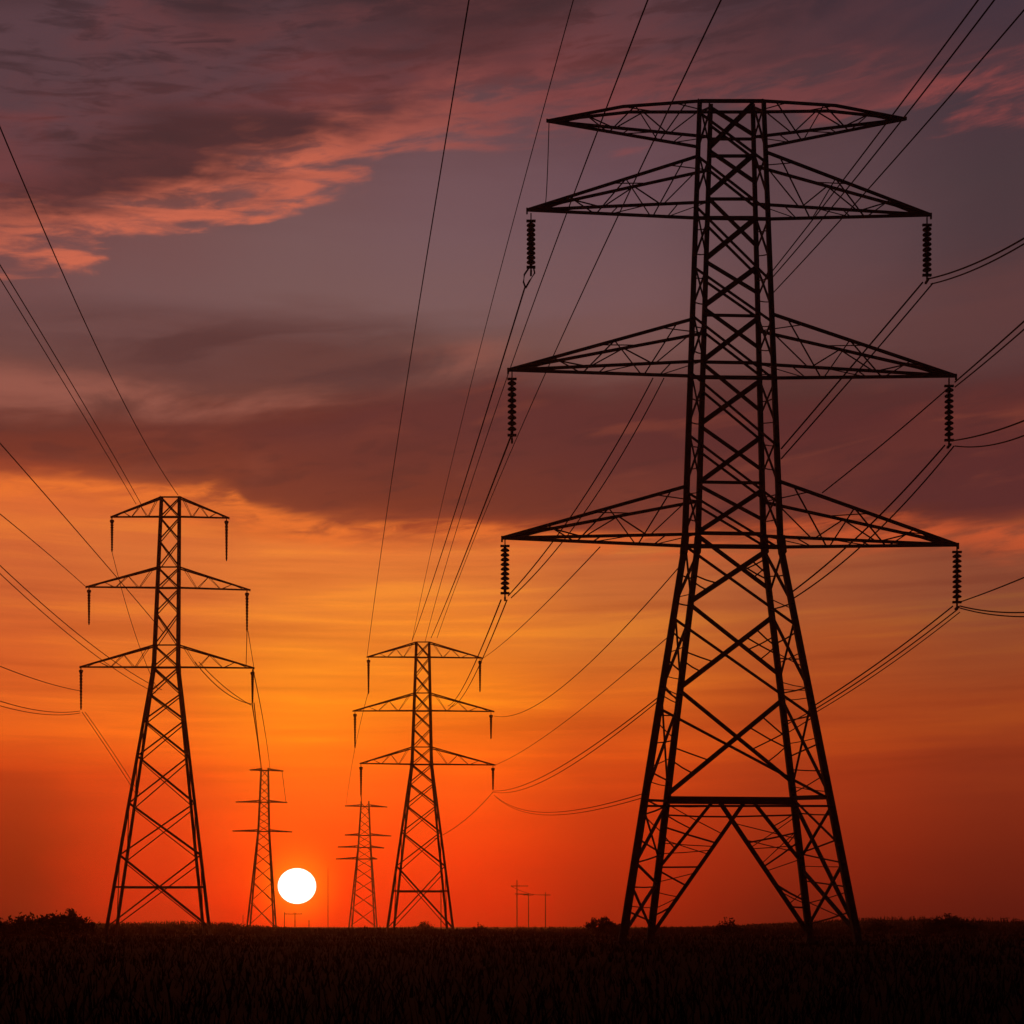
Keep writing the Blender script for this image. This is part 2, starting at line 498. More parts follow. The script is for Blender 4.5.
# --- the nearest tower
legs = {
 'OL': [(100, 700, -1.7), (545, 685, -2.2), (926, 625, -5.0)],
 'OR': [(100, 764, -1.7), (545, 781, -2.2), (926, 856, -5.0)],
 'IL': [(103, 711, 1.7), (545, 698, 2.2), (926, 652, 4.6)],
 'IR': [(103, 753, 1.7), (545, 764, 2.2), (926, 809, 4.6)],
}
asc = [(147, 104), (194, 154), (258, 218), (305, 267), (360, 318), (423, 381), (482, 437), (532, 490), (601, 552), (687, 617), (794, 700)]
br = []
prev = 104
for i, (a, b) in enumerate(asc):
    big = a > 540
    h = a - prev
    br.append(('IL', a, 'IR', b, 4.3 if not big else 4.8))
    br.append(('IL', prev + 4, 'IR', a - 12, 2.9 if not big else 3.4))
    if not big: br.append(('IL', prev + h * .5, 'IR', a + h * .28, 2.0))
    br.append(('OL', prev + h * .20, 'OR', min(a + h * .36, 800), 1.9 if not big else 2.3))
    # narrow side faces
    br.append(('OL', a, 'IL', b + 3, 1.7 if not big else 2.3))
    br.append(('OL', (prev + b) / 2, 'IL', a, 1.5 if not big else 1.9))
    br.append(('OR', a + 3, 'IR', b, 1.7 if not big else 2.3))
    br.append(('OR', b, 'IR', a - 8, 1.5 if not big else 1.9))
    prev = a
beams = [('IL', 800, 'IR', 801, 7.5), ('IR', 798, 'OR', 797, 4.5), ('IL', 801, 'OL', 800, 2.4), ('OL', 806, 'OR', 806, 2.0),
         ('IL', 139, 'IR', 139, 2.2), ('IL', 156, 'IR', 156, 2.4), ('IL', 199, 'IR', 199, 2.4), ('IL', 218, 'IR', 218, 3.0), ('OL', 218, 'OR', 219, 2.6),
         ('IL', 315, 'IR', 316, 2.4), ('IL', 362, 'IR', 363, 2.6), ('OL', 377, 'OR', 378, 3.0),
         ('IL', 482, 'IR', 483, 2.6), ('IL', 533, 'IR', 534, 3.2), ('OL', 546, 'OR', 547, 3.6),
         ('OL', 101, 'OR', 101, 2.6), ('IL', 112, 'IR', 112, 2.2), ('OL', 112, 'IL', 107, 2.0), ('OR', 112, 'IR', 107, 2.0)]
arms = [
 dict(tip=(547, 121), o='OL', i='IL', rows=(101, 112, 147, 137), w=2.2, wt=1.0, n=3, bow=4.5, drop=.1),
 dict(tip=(906, 119), o='OR', i='IR', rows=(101, 112, 147, 137), w=2.2, wt=1.0, n=3, bow=4.5, drop=.1),
 dict(tip=(527, 210), o='OL', i='IL', rows=(156, 170, 218, 202), w=2.3, wt=1.05, n=3, drop=.4),
 dict(tip=(931, 215), o='OR', i='IR', rows=(152, 166, 219, 204), w=2.3, wt=1.05, n=3, drop=.4),
 dict(tip=(508, 370), o='OL', i='IL', rows=(319, 333, 376, 361), w=2.5, wt=1.1, n=3, drop=.4),
 dict(tip=(956, 376), o='OR', i='IR', rows=(314, 331, 378, 364), w=2.5, wt=1.1, n=3, drop=.4),
 dict(tip=(502, 538), o='OL', i='IL', rows=(486, 501, 546, 534), w=2.7, wt=1.2, n=3, drop=.4),
 dict(tip=(958, 545), o='OR', i='IR', rows=(481, 502, 547, 536), w=2.7, wt=1.2, n=3, drop=.4),
]
def near_extra(root, L, S):
    IL, IR, OL, OR = L['IL'], L['IR'], L['OL'], L['OR']
    d = 88.2
    def on_beam(px): 
        a, b = IL(802), IR(803)
        f = (px - pix(a)[0]) / (pix(b)[0] - pix(a)[0])
        return a.lerp(b, f)
    items = [(on_beam(712), IL(868), 3.2), (on_beam(744), IL(936), 4.0), (on_beam(720), IR(936), 4.0), (on_beam(754), IR(862), 3.2),
             (IL(804), OL(864), 2.6), (OL(862), IL(884), 2.0), (IL(882), OL(934), 2.6), (OL(885), IL(930), 2.0),
             (IR(803), OR(930), 3.0), (IR(870), OR(934), 3.0), (OR(862), IR(925), 2.4), (OR(805), IR(858), 2.2),
             (OL(808), IL(862), 1.6), (IR(800), OR(845), 1.6)]
    for p, q, w in items:
        bm = bmesh.new(); bar(bm, p, q, w * S)
        link_mesh('diagonal_brace', bm, STEEL, root)
    # light redundant members that stiffen the long diagonals and legs
    rnd = random.Random(3)
    def seg(p, q, w=1.3):
        # slightly bowed thin angle
        bm = bmesh.new()
        m = p.lerp(q, .5) - Vector((0, 0, rnd.uniform(.0, .05)))
        bar(bm, p, m, w * S); bar(bm, m, q, w * S)
        link_mesh('redundant_brace', bm, STEEL, root)
    dl0, dl1 = on_beam(744), IL(936)
    dr0, dr1 = on_beam(720), IR(936)
    for f in (.30, .48, .62, .78):
        p = dl0.lerp(dl1, f); seg(p, IL(pix(p)[1] + rnd.uniform(-26, 16)), 1.7)
        p = dr0.lerp(dr1, f); seg(p, IR(pix(p)[1] + rnd.uniform(-26, 16)), 1.7)
    for f in (.4, .7):
        p = on_beam(712).lerp(IL(868), f); seg(p, IL(pix(p)[1] - 14), 1.2)
        p = on_beam(754).lerp(IR(862), f); seg(p, IR(pix(p)[1] - 14), 1.2)
    seg(IL(815), on_beam(728) - Vector((0, 0, .9)), 1.6); seg(IR(815), on_beam(728) - Vector((0, 0, .9)), 1.6)
    seg(IL(806), on_beam(712) - Vector((0, 0, .25)), 1.4)
    pv = 532
    for (a, b) in asc[8:]:
        h = a - pv
        A0, A1 = IL(a), IR(b); B0, B1 = IL(pv + 4), IR(a - 12)
        for f in (.22, .36):
            p = A0.lerp(A1, f); seg(p, IL(pix(p)[1] - h * .12))
            p = B1.lerp(B0, f); seg(p, IR(pix(p)[1] - h * .16))
            p = A1.lerp(A0, f * .8); seg(p, IR(pix(p)[1] + h * .20))
        pv = a
    for r in range(575, 800, 28):
        seg(OL(r), IL(r + rnd.uniform(-4, 14)), 1.2); seg(OR(r), IR(r + rnd.uniform(-4, 14)), 1.2)
    for r in range(815, 925, 24):
        seg(OL(r), IL(r + rnd.uniform(-10, 14)), 1.3); seg(OR(r), IR(r + rnd.uniform(-10, 14)), 1.3)
    for k in range(26):
        y = rnd.uniform(590, 920)
        a, b = (IL, OL) if rnd.random() < .5 else (IR, OR)
        seg(a(y), b(y + rnd.uniform(-22, 22)), .8)
    for k in range(16):
        f = rnd.uniform(.15, .8)
        if rnd.random() < .5:
            p = dl0.lerp(dl1, f); seg(p, IL(pix(p)[1] + rnd.uniform(-34, 24)), .9)
        else:
            p = dr0.lerp(dr1, f); seg(p, IR(pix(p)[1] + rnd.uniform(-34, 24)), .9)
    for r in range(230, 540, 24):
        seg(OL(r), IL(r + rnd.uniform(-3, 5)), 1.0); seg(OR(r), IR(r + rnd.uniform(-3, 5)), 1.0)

DN = 84.0
near, LN = build_tower(738, DN, legs, (4.6, 8.2), br, arms, beams,
    'largest and nearest black steel pylon with four pairs of crossarms, on the right', G_TOWER, near_extra)

# --- the two mid-distance towers
def mid_tower(cols, D0, rows, arm_rows, tips, nodes, hbar, dep, label, lw, dw):
    """cols: (top L, top R, waist L, waist R, foot OL, foot OR, foot IL, foot IR)"""
    tl, tr, wl, wr, fol, for_, fil, fir = cols
    top, waist, foot = rows
    ix = 1.2 if D0 < 200 else .8
    legs = {
     'OL': [(top, tl, -dep[0]), (waist, wl, -dep[1]), (foot, fol, -dep[2])],
     'OR': [(top, tr, -dep[0]), (waist, wr, -dep[1]), (foot, for_, -dep[2])],
     'IL': [(top + 1, tl + ix, dep[0]), (waist, wl + ix * 1.4, dep[1]), (foot, fil, dep[2])],
     'IR': [(top + 1, tr - ix, dep[0]), (waist, wr - ix * 1.4, dep[1]), (foot, fir, dep[2])],
    }
    br = []
    for i, (a, b) in enumerate(zip(nodes, nodes[1:])):
        hgt = b - a
        w = dw if a >= waist - 1 else dw * .8
        br.append(('OL', a, 'OR', b, w * 1.15))
        br.append(('OL', b, 'OR', a, w * .75))
        br.append(('IL', a + hgt * .12, 'IR', min(b + hgt * .05, foot - 1), w * .55))
        br.append(('IL', min(b + hgt * .12, foot - 1), 'IR', a + hgt * .15, w * .55))
        br.append(('OL', a, 'IL', b, w * .5)); br.append(('OR', a, 'IR', b, w * .5))
    beams = [('OL', hbar, 'OR', hbar, dw), ('IL', hbar + 1, 'IR', hbar + 1, dw * .7)]
    arms = []
    for (lt, rt), (rt_row, rb_row) in zip(tips, arm_rows):
        beams.append(('OL', rb_row, 'OR', rb_row, dw * 1.1))
        beams.append(('OL', rt_row, 'OR', rt_row, dw * .7))
        arms.append(dict(tip=lt, o='OL', i='IL', rows=(rt_row, rt_row + 1.5, rb_row, rb_row - .6), w=dw * .75, wt=dw * .26, n=3))
        arms.append(dict(tip=rt, o='OR', i='IR', rows=(rt_row, rt_row + 1.5, rb_row, rb_row - .6), w=dw * .75, wt=dw * .26, n=3))
    return build_tower((fol + for_) / 2, D0, legs, lw, br, arms, beams, label, G_TOWER)

DL, DC = 163.0, 245.0
mid_tower((161, 180, 153, 179, 107, 209, 117, 203), DL, (496, 668, 926),
    [(497, 517), (567, 588), (645, 667.5)],
    [((111, 517), (229, 518)), ((86, 587), (250, 590)), ((80, 667), (254, 668))],
    [497, 517, 540, 567, 588, 612, 645, 667, 693, 720, 756, 803, 855, 927], 887, (1.2, 1.7, 5.0),
    'mid-sized pylon at the far left of the field, wires fanning to the left edge', (2.0, 2.8), 1.75)
mid_tower((416, 429.5, 411.5, 432, 387.5, 453, 394, 447), DC, (642, 764, 928),
    [(642, 657.5), (693, 711), (747, 764.5)],
    [((367, 657), (482, 658)), ((353, 711), (494, 711.5)), ((360, 763.5), (495, 765))],
    [642, 657, 675, 693, 711, 728, 747, 764, 783, 805, 832, 866, 928], 891, (1.2, 1.7, 5.0),
    'smaller pylon in the middle of the field, between the sun and the biggest pylon', (1.8, 2.4), 1.4)

# --- the two far towers
def far_tower(cols, D0, rows, tips, nodes, label, w):
    tl, tr, wl, wr, fl, fr = cols
    top, waist, foot = rows
    legs = {
     'OL': [(top, tl, -1.2), (waist, wl, -1.7), (foot, fl, -5)],
     'OR': [(top, tr, -1.2), (waist, wr, -1.7), (foot, fr, -5)],
     'IL': [(top, tl + .5, 1.2), (waist, wl + .6, 1.7), (foot, fl + 3, 5)],
     'IR': [(top, tr - .5, 1.2), (waist, wr - .6, 1.7), (foot, fr - 2.5, 5)],
    }
    br = []
    for a, b in zip(nodes, nodes[1:]):
        br.append(('OL', a, 'OR', b, w * .6)); br.append(('OL', b, 'OR', a, w * .45))
        br.append(('IL', a, 'IR', b, w * .35))
        br.append(('OL', a, 'IL', b, w * .3)); br.append(('OR', b, 'IR', a, w * .3))
    beams, arms = [], []
    for (lt, rt) in tips:
        row = (lt[1] + rt[1]) / 2
        beams.append(('OL', row, 'OR', row, w))
        arms.append(dict(tip=lt, o='OL', i='IL', rows=(row - 1.8, row - 1.6, row, row), w=w * .8, wt=w * .3, n=3))
        arms.append(dict(tip=rt, o='OR', i='IR', rows=(row - 1.8, row - 1.6, row, row), w=w * .8, wt=w * .3, n=3))
        # upper chords of these arms are slender
    return build_tower((fl + fr) / 2, D0, legs, (w * .9, w * 1.15), br, arms, beams, label, G_TOWER)

DF, DG = 437.0, 560.0
far_tower((261, 268.5, 258, 269.5, 247, 276), DF, (768, 831, 927),
    [((250, 770), (283, 771)), ((236, 802), (287, 802.5)), ((233, 831), (292, 832))],
    [769, 778, 787, 795, 802, 810, 818, 825, 832, 842, 853, 866, 882, 902, 927],
    'tiny distant pylon standing just left of the sun', 1.25)
far_tower((361, 369, 358, 371, 349, 377), DG, (801, 847, 927),
    [((345, 806), (387, 807)), ((345, 835), (391, 836)), ((338, 847), (384, 848)), ((336, 859), (377, 859))],
    [803, 811, 820, 828, 836, 843, 850, 859, 868, 880, 893, 908, 927],
    'tiny distant pylon right of the sun with four thin crossarms', 1.1)

# ------------------------------------------------------------------ insulator strings
G_INS = 'insulator strings hanging from the crossarms'
def insulator_near(px, r0, r1, label, loop=False):
    S = DN / F
    top = P(px, r0, DN); L = (r1 - r0) * S
    root = finish(empty('insulator_string', top), label, 'insulator', G_INS)
    n = 9
    bm = bmesh.new()
    bar(bm, top + Vector((0, 0, .35)), top - Vector((0, 0, .12)), .07)
    bar(bm, top + Vector((-.28, 0, -.12)), top + Vector((.28, 0, -.12)), .12)
    link_mesh('top_yoke', bm, STEEL, root)
    bm = bmesh.new()
    tube(bm, [top - Vector((0, 0, .1)), top - Vector((0, 0, L - .1))], .09, 8)
    link_mesh('core_rod', bm, STEEL, root)
    pitch = (L - .45) / n
    for i in range(n):
        c = top - Vector((0, 0, .38 + i * pitch))
        bm = bmesh.new()
        lathe(bm, c, [(.09, .13), (.14, .11), (.25, .03), (.275, -.02), (.25, -.045), (.17, -.03), (.10, -.08)], 14)
        link_mesh('disc', bm, CERAM, root, smooth=True)
    bm = bmesh.new()
    b = top - Vector((0, 0, L - .05))
    bar(bm, b + Vector((-.27, 0, 0)), b + Vector((.27, 0, 0)), .13)
    bar(bm, b, b - Vector((0, 0, .35)), .09)
    bar(bm, b + Vector((0, -.3, -.35)), b + Vector((0, .3, -.35)), .12)
    if loop:      # the long paired links below the string
        tube(bm, [b + Vector((.15, 0, 0)), b + Vector((.22, 0, -.35)), b + Vector((-.1, 0, -.85)), b + Vector((-.32, 0, -1.25))], .055, 6)
        tube(bm, [b + Vector((-.1, 0, 0)), b + Vector((-.4, 0, -.45)), b + Vector((-.45, 0, -.9)), b + Vector((-.32, 0, -1.25))], .055, 6)
    link_mesh('clamp', bm, STEEL, root)
    return root

insulator_near(531, 219, 268, 'ribbed insulator string with paired links below, upper left arm of the nearest pylon', True)
insulator_near(927, 223, 276, 'ribbed insulator string hanging from the upper right arm of the nearest pylon')
insulator_near(512, 377, 436, 'ribbed insulator string hanging from the middle left arm of the nearest pylon')
insulator_near(949, 384, 441, 'ribbed insulator string hanging from the middle right arm of the nearest pylon')
insulator_near(505, 544, 594, 'ribbed insulator string hanging from the lowest left arm of the nearest pylon')
insulator_near(957, 550, 603, 'ribbed insulator string hanging from the lowest right arm of the nearest pylon')

def insulator_far(px, r0, r1, D0, w, label):
    S = D0 / F
    top = P(px, r0, D0); L = (r1 - r0) * S
    root = finish(empty('insulator_string', top), label, 'insulator', G_INS)
    bm = bmesh.new()
    bar(bm, top + Vector((0, 0, 2.6 * S)), top, .10)
    lathe(bm, top, [(w * 1.0 * S, 0), (w * 1.25 * S, -1.2 * S), (w * .8 * S, -2.6 * S)], 8)
    link_mesh('cap', bm, STEEL, root)
    bm = bmesh.new()
    n = 12
    prof = []
    for i in range(n):
        z = -2.6 * S - (L - 2.6 * S) * i / n
        z2 = -2.6 * S - (L - 2.6 * S) * (i + .55) / n
        k = 1 - .45 * i / n
        prof += [(w * .95 * S * k, z), (w * .6 * S * k, z2)]
    prof.append((w * .25 * S, -L))
    lathe(bm, top, prof, 8)
    link_mesh('rod_insulator', bm, CERAM, root)
for (px, a, b, where) in [(112, 520, 552, 'top left'), (226.5, 521, 561, 'top right'), (89, 590, 625, 'middle left'), (247, 593, 632, 'middle right'),
                          (81, 670, 710, 'bottom left'), (252.5, 672, 703, 'bottom right')]:
    insulator_far(px, a, b, DL, 1.9, f'slim rod insulator hanging from the {where} arm of the leftmost pylon')
for (px, a, b, where) in [(368.5, 660, 694, 'top left'), (480, 661, 692, 'top right'), (355, 714, 748, 'middle left'), (491, 715, 739, 'middle right'),
                          (361, 767, 796, 'bottom left'), (493, 768, 790, 'bottom right')]:
    insulator_far(px, a, b, DC, 1.6, f'slim rod insulator hanging from the {where} arm of the pylon in the middle')

# ------------------------------------------------------------------ overhead wires
G_WIRE = 'overhead conductors'
def wire(p0, p1, mid, r, label, n=28):
    """a sagging conductor between two points (column, row, distance); the sag is fitted to one seen point"""
    A, B = P(*p0), P(*p1)
    best, bs = 1e9, 0
    span = (B - A).length
    def q(t, s):
        v = A.lerp(B, t); v.z -= 4 * s * t * (1 - t); return v
    if mid is not None:
        for i in range(-10, 121):
            s = span * 0.002 * i
            for j in range(4, 57):
                x, y = pix(q(j / 60, s))
                e = (x - mid[0]) ** 2 + (y - mid[1]) ** 2
                if e < best: best, bs = e, s
    bm = bmesh.new()
    pts = [q(i / n, bs) for i in range(n + 1)]
    # spans that leave the picture run on past the photographer to the next tower
    def run_on(a, b):
        d = (a - b).normalized()
        d.z = max(d.z, 0.0)
        L = 110.0
        if d.z > 0: L = min(L, max(2.0, (60.0 - a.z) / d.z))
        return [a + d * (L * k / 4) for k in range(1, 5)]
    if p0[0] < 0 or p0[0] > 1024 or p0[1] < 0: pts = run_on(pts[0], pts[1])[::-1] + pts
    if p1[0] < 0 or p1[0] > 1024 or p1[1] < 0: pts = pts + run_on(pts[-1], pts[-2])
    tube(bm, pts, r, 6)
    return finish(link_mesh('overhead_wire', bm, CABLE, origin=A), label, 'power line', G_WIRE)

def twin(p0, p1, mid, r, label, off0, off1, offm=None):
    wire(p0, p1, mid, r, label)
    offm = offm or ((off0[0] + off1[0]) / 2, (off0[1] + off1[1]) / 2)
    wire((p0[0] + off0[0], p0[1] + off0[1], p0[2] + .3), (p1[0] + off1[0], p1[1] + off1[1], p1[2] + .3),
         (mid[0] + offm[0], mid[1] + offm[1]) if mid else None, r * .9, label)

# fan of conductors over the middle of the field
wire((479, -60, 70), (367, 657, DC), (422, 290), .040, "dark wire from the top edge to the left arm of the middle pylon")
wire((590, -60, 80), (412, 641, DC), (497, 270), .032, 'thin faint wire second from the left in the fan above the middle pylon')
wire((525, 287, DN), (412, 641, DC), (489, 400), .050, 'wire from the links of the upper left insulator to the top of the middle pylon')
wire((671, -60, 60), (425, 642, DC), (531, 300), .038, 'dark wire passing just right of the upper left insulator, from the top edge')
wire((511, 436, DN), (431, 638, DC), (468, 548), .055, 'wire from the middle left insulator down to the top of the middle pylon')
wire((750, -60, 60), (437, 638, DC), (594, 272), .042, "dark wire crossing all left arms of the nearest pylon towards the middle pylon")
wire((549, 123, DN), (545, 206, DN + .5), (551, 165), .030, 'short thin wire dangling between the two uppermost left arms of the nearest pylon')
twin((501, 600, DN), (448, 706, DC), (478, 658), .045, 'twin wires dropping from the lowest left insulator past the right arm of the middle pylon', (6, 0), (2, 1), (6, 0))
twin((653, 378, 86), (508, 596, DN), (574, 512), .040, 'twin wires looping from under the middle left arm to the lowest left insulator', (11, 0), (3, 2), (9, 2))
wire((600, 547, 86), (480, 660, DC), (548, 602), .035, "thin faint wire from the lowest left arm to the middle pylon's right tip")
wire((680, 566, 86), (494, 716, DC), (590, 662), .036, "single wire from the nearest pylon's body to the middle pylon's second right arm")
wire((668, 637, 87), (495, 765, DC), (595, 697), .028, 'faintest wire crossing the orange sky left of the nearest pylon')
twin((660, 696, 87), (493, 791, DC), (590, 748), .036, "twin wires from the nearest pylon's left leg to the middle pylon's lowest right arm", (-3, 6), (0, 1), (0, 5))
twin((642, 794, 84), (494, 795, DC), (565, 812), .028, 'twin slack wires near the beam of the nearest pylon reaching to the middle pylon', (0, 4), (2, 2))
wire((493, 792, DC), (434, 839, DC + 3), (466, 819), .040, 'thin wire trailing down left behind the middle pylon from its lowest right arm')

# conductors on the right of the nearest tower
wire((1015, -50, 50), (770, 274, 86), (888, 121), .036, "leftmost of three wires slanting from the top edge across the uppermost right arm")
wire((1032, -50, 50), (771, 279, 86.5), (903, 121), .036, "middle of three wires slanting from the top edge across the uppermost right arm")
wire((1075, -50, 50), (772, 294, 87), (914, 140), .034, "rightmost of three wires from the top right corner, clear of the uppermost arm")
twin((928, 279, DN), (1075, 205, 62), (975, 264), .045, 'twin wires from the upper right insulator rising to the right edge', (3, 5), (0, 5))
twin((923, 282, DN), (781, 449, 89), (871, 343), .050, 'twin wires from the upper right insulator slanting down behind the middle right arm', (10, 1), (0, 10), (9, 2))
twin((1075, 275, 62), (955, 382, 84.5), (1005, 338), .045, 'twin wires from the right edge to the tip of the middle right arm', (0, 9), (0, 5))
wire((945, 391, 85), (822, 493, 88), (880, 446), .040, 'single wire from the middle right insulator slanting down to the lowest right arm')
twin((950, 441, DN), (1075, 397, 62), (990, 433), .042, 'twin wires from the foot of the middle right insulator to the right edge', (5, 5), (0, 12), (10, 10))
twin((945, 445, DN), (792, 592, 89), (865, 531), .050, 'twin wires from the middle right insulator slanting down across the lowest right arm', (9, 1), (2, 6), (9, 3))
wire((960, 602, DN), (1075, 555, 62), (1000, 587), .035, 'thin wire rising from the lowest right insulator to the right edge')
twin((960, 606, DN), (1075, 607, 62), (1005, 612), .040, 'twin slack wires running level from the lowest right insulator to the right edge', (0, 2), (0, 6))
twin((953, 606, DN), (812, 707, 89), (885, 658), .042, 'twin wires from the lowest right insulator to the right leg of the nearest pylon', (5, 3), (0, 4))
wire((960, 612, DN), (813, 714, 91), (890, 664), .030, 'thin wire under the twin wires between lowest right insulator and tower leg')

# conductors of the left tower
wire((-40, 30, 70), (178, 495, DL), (60, 268), .042, 'single wire from the left edge to the peak of the leftmost pylon')
twin((-40, 200, 80), (141, 504, DL), (75, 391), .042, 'twin wires from the left edge to the top arm of the leftmost pylon', (0, 14), (-5, 0), (-6, 2))
wire((-40, 398, 90), (163, 632, DL + 2), (60, 512), .042, 'wire from the left edge passing behind the middle left arm of the leftmost pylon')
wire((-40, 482, 90), (85, 586, DL), (40, 548), .036, "wire from the left edge to the leftmost pylon's middle left arm tip")
twin((-40, 527, 90), (162, 690, DL + 2), (60, 619), .036, 'twin wires from the left edge crossing the lowest left arm of the leftmost pylon', (0, 8), (-6, 3), (-4, 6))
wire((-40, 649, 100), (81, 691, DL), (40, 681), .036, 'short wire from the left edge just above the lowest left insulator')
twin((-40, 686, 100), (80, 711, DL), (36, 710), .036, 'twin slack wires from the left edge to the foot of the lowest left insulator', (0, 6), (0, 2), (0, 3))
twin((82, 712, DL), (136, 794, DL + 4), (104, 744), .034, 'twin wires trailing down right from the lowest left insulator of the leftmost pylon', (3, 0), (4, 0))
wire((112, 552, DL), (158, 690, DL + 2), (130, 617), .034, 'thin wire trailing from the top left insulator behind the leftmost pylon')
twin((195, 662, DL + 2), (251, 704, DL), (218, 687), .050, 'twin wires looping under the lowest right arm of the leftmost pylon to its insulator', (4, 0), (0, 1), (4, -2))
twin((252, 703, DL), (261, 769, DF), (257, 738), .070, 'twin wires dropping from the lowest right insulator to the tiny pylon left of the sun', (2, 0), (1, 0), (1, 0))
wire((253, 669, DL), (270, 769, DF), (263, 722), .060, 'wire right of the twin wires above the tiny pylon left of the sun')
twin((247, 631, DL), (246, 668, DL + 12), None, .040, 'twin thin wires hanging from the middle right insulator of the leftmost pylon', (1, 0), (8, 0))
wire((282, 771, DF), (286, 802, DF), None, .08, 'thin jumper wire on the right side of the tiny pylon left of the sun')
wire((368, 693, DC), (346, 806, DG), (354, 752), .045, 'thin wire trailing from the top left insulator of the middle pylon')
wire((361, 795, DC), (362, 806, DG), None, .09, 'short wire from the lowest left insulator of the middle pylon to the tiny pylon behind')

# ------------------------------------------------------------------ distant wooden poles
G_POLE = 'wooden poles along the horizon'
def pole(px, top, D0, bars, label, w=1.3):
    S = D0 / F
    x = (px - CX) * S
    base = Vector((x, D0, ground_z(x, D0)))
    root = finish(empty('utility_pole', base), label, 'utility pole', G_POLE)
    bm = bmesh.new()
    t = P(px, top, D0)
    tube(bm, [base - Vector((0, 0, .3)), t], [w * .6 * S, w * .42 * S], 8)
    link_mesh('shaft', bm, WOOD, root)
    for (row, a, b) in bars:
        bm = bmesh.new()
        bar(bm, P(px + a, row, D0 - .15), P(px + b, row, D0 - .15), w * .75 * S)
        for e in (a, b, (a + b) / 2):
            c = P(px + e * .92, row, D0 - .15)
            lathe(bm, c, [(.08, 0), (.10, .15), (.06, .32)], 6)
        link_mesh('crossbar', bm, WOOD, root)
pole(517, 880, 560, [(886, -6, 11), (894, -2, 12)], 'tallest wooden pole with two crossbars, between middle and nearest pylon', 1.0)
pole(528.5, 893, 560, [(895, -5, 5)], 'shorter wooden pole just right of the tallest wooden pole', .9)
pole(545.5, 892, 560, [(895, -5, 5)], 'wooden pole standing nearest to the biggest pylon on the horizon', .9)
pole(284.5, 912, 560, [], 'tiny pole below the left edge of the sun', .7)
pole(295, 912, 560, [(914, -11, 7)], 'tiny pole with a long crossbar directly below the sun', .75)
pole(328, 868, 520, [], 'tall thin mast right of the sun on the horizon', .5)
pole(243, 915, 560, [], 'tiny bare post left of the far pylon beside the sun', .6)
pole(309, 920, 520, [], 'tiny stub of a post below the right edge of the sun', .7)
pole(441, 889, 420, [], 'thin post standing behind the right leg of the middle pylon', .9)
wire((511, 886, 560), (541, 895, 560), (524, 892), .10, 'short wire between the tallest wooden pole and the pole nearest the biggest pylon')
wire((515, 894, 560), (533, 895, 560), None, .10, 'short level wire between the tallest wooden pole and its shorter neighbour')

# ------------------------------------------------------------------ scrub, grass
G_SHRUB = 'scrub bushes along the horizon'
def shrub(px, d, w, h, label, n=420, twigs=22, seed=1):
    n *= 3
    r = random.Random(seed)
    x = (px - CX) / F * d
    base = Vector((x, d, ground_z(x, d)))
    root = finish(empty('scrub_bush', base), label, 'bush', G_SHRUB)
    bm = bmesh.new()
    tips = []
    for i in range(twigs):
        a = r.uniform(0, 6.28); q = r.uniform(.1, .8)
        s = base + Vector((math.cos(a) * w * .25 * r.random(), math.sin(a) * w * .15 * r.random(), -.1))
        e = base + Vector((math.cos(a) * w * .5 * q, math.sin(a) * w * .35 * q, h * r.uniform(.6, 1.15) * (1 - .35 * q * q)))
        m = s.lerp(e, .5) + Vector((r.uniform(-.1, .1) * w, 0, .05 * h))
        tube(bm, [s, m, e], [.03 * h ** .5, .02 * h ** .5, .008], 4)
        tips.append((m, e))
    link_mesh('stems', bm, TWIG, root)
    bm = bmesh.new()
    lumps = [(r.uniform(-.45, .45), r.uniform(-.3, .3), r.uniform(.25, .8), r.uniform(.14, .26)) for _ in range(9)]
    for i in range(n):
        if i % 3:
            lx, ly, lz, lr = r.choice(lumps)
            c = base + Vector(((lx + r.gauss(0, lr * .5)) * w, (ly + r.gauss(0, lr * .4)) * w, max(.02, (lz * (1 - abs(lx) * .9) + r.gauss(0, lr * .45)) * h)))
        else:
            m, e = r.choice(tips)
            c = m.lerp(e, r.random()) + Vector((r.gauss(0, .03) * w, r.gauss(0, .03) * w, 0))
            c.z = max(c.z, base.z + .02)
        s = r.uniform(.035, .085) * h
        u = Vector((r.uniform(-1, 1), r.uniform(-1, 1), r.uniform(-1, 1))).normalized()
        v = u.orthogonal().normalized()
        bm.faces.new([bm.verts.new(c + q) for q in (u * s * 1.3, v * s * .6, -u * s * 1.3, -v * s * .6)])
    link_mesh('foliage', bm, LEAF, root)
shrub(66, 120, 4.6, 2.35, 'largest dark bush at the lower left, just left of the leftmost pylon', 700, 30, 1)
shrub(26, 130, 4.0, 2.2, 'bush at the left edge with loose upright twigs', 420, 34, 2)
shrub(-6, 125, 4.0, 2.0, 'bush cut by the left edge of the picture', 420, 20, 3)
shrub(600, 150, 4.0, 2.0, 'rounded bush just left of the foot of the nearest pylon', 600, 24, 4)
shrub(178, 200, 2.4, 1.6, 'small bush between the legs of the leftmost pylon', 250, 16, 5)
shrub(228, 240, 3.0, 1.7, 'small bush between the leftmost pylon and the tiny pylon left of the sun', 250, 16, 6)
shrub(950, 150, 5.4, 2.3, 'low wide bush at the right, beyond the nearest pylon', 650, 28, 7)
shrub(880, 165, 3.2, 1.9, 'small bush just right of the nearest pylon', 260, 18, 8)
shrub(480, 200, 2.4, 1.5, 'small bush just right of the middle pylon', 240, 14, 9)
shrub(424, 262, 4.0, 2.0, 'low bush behind the feet of the middle pylon', 300, 16, 10)
shrub(726, 140, 2.6, 1.9, 'thin twiggy bush seen between the legs of the nearest pylon', 160, 20, 11)

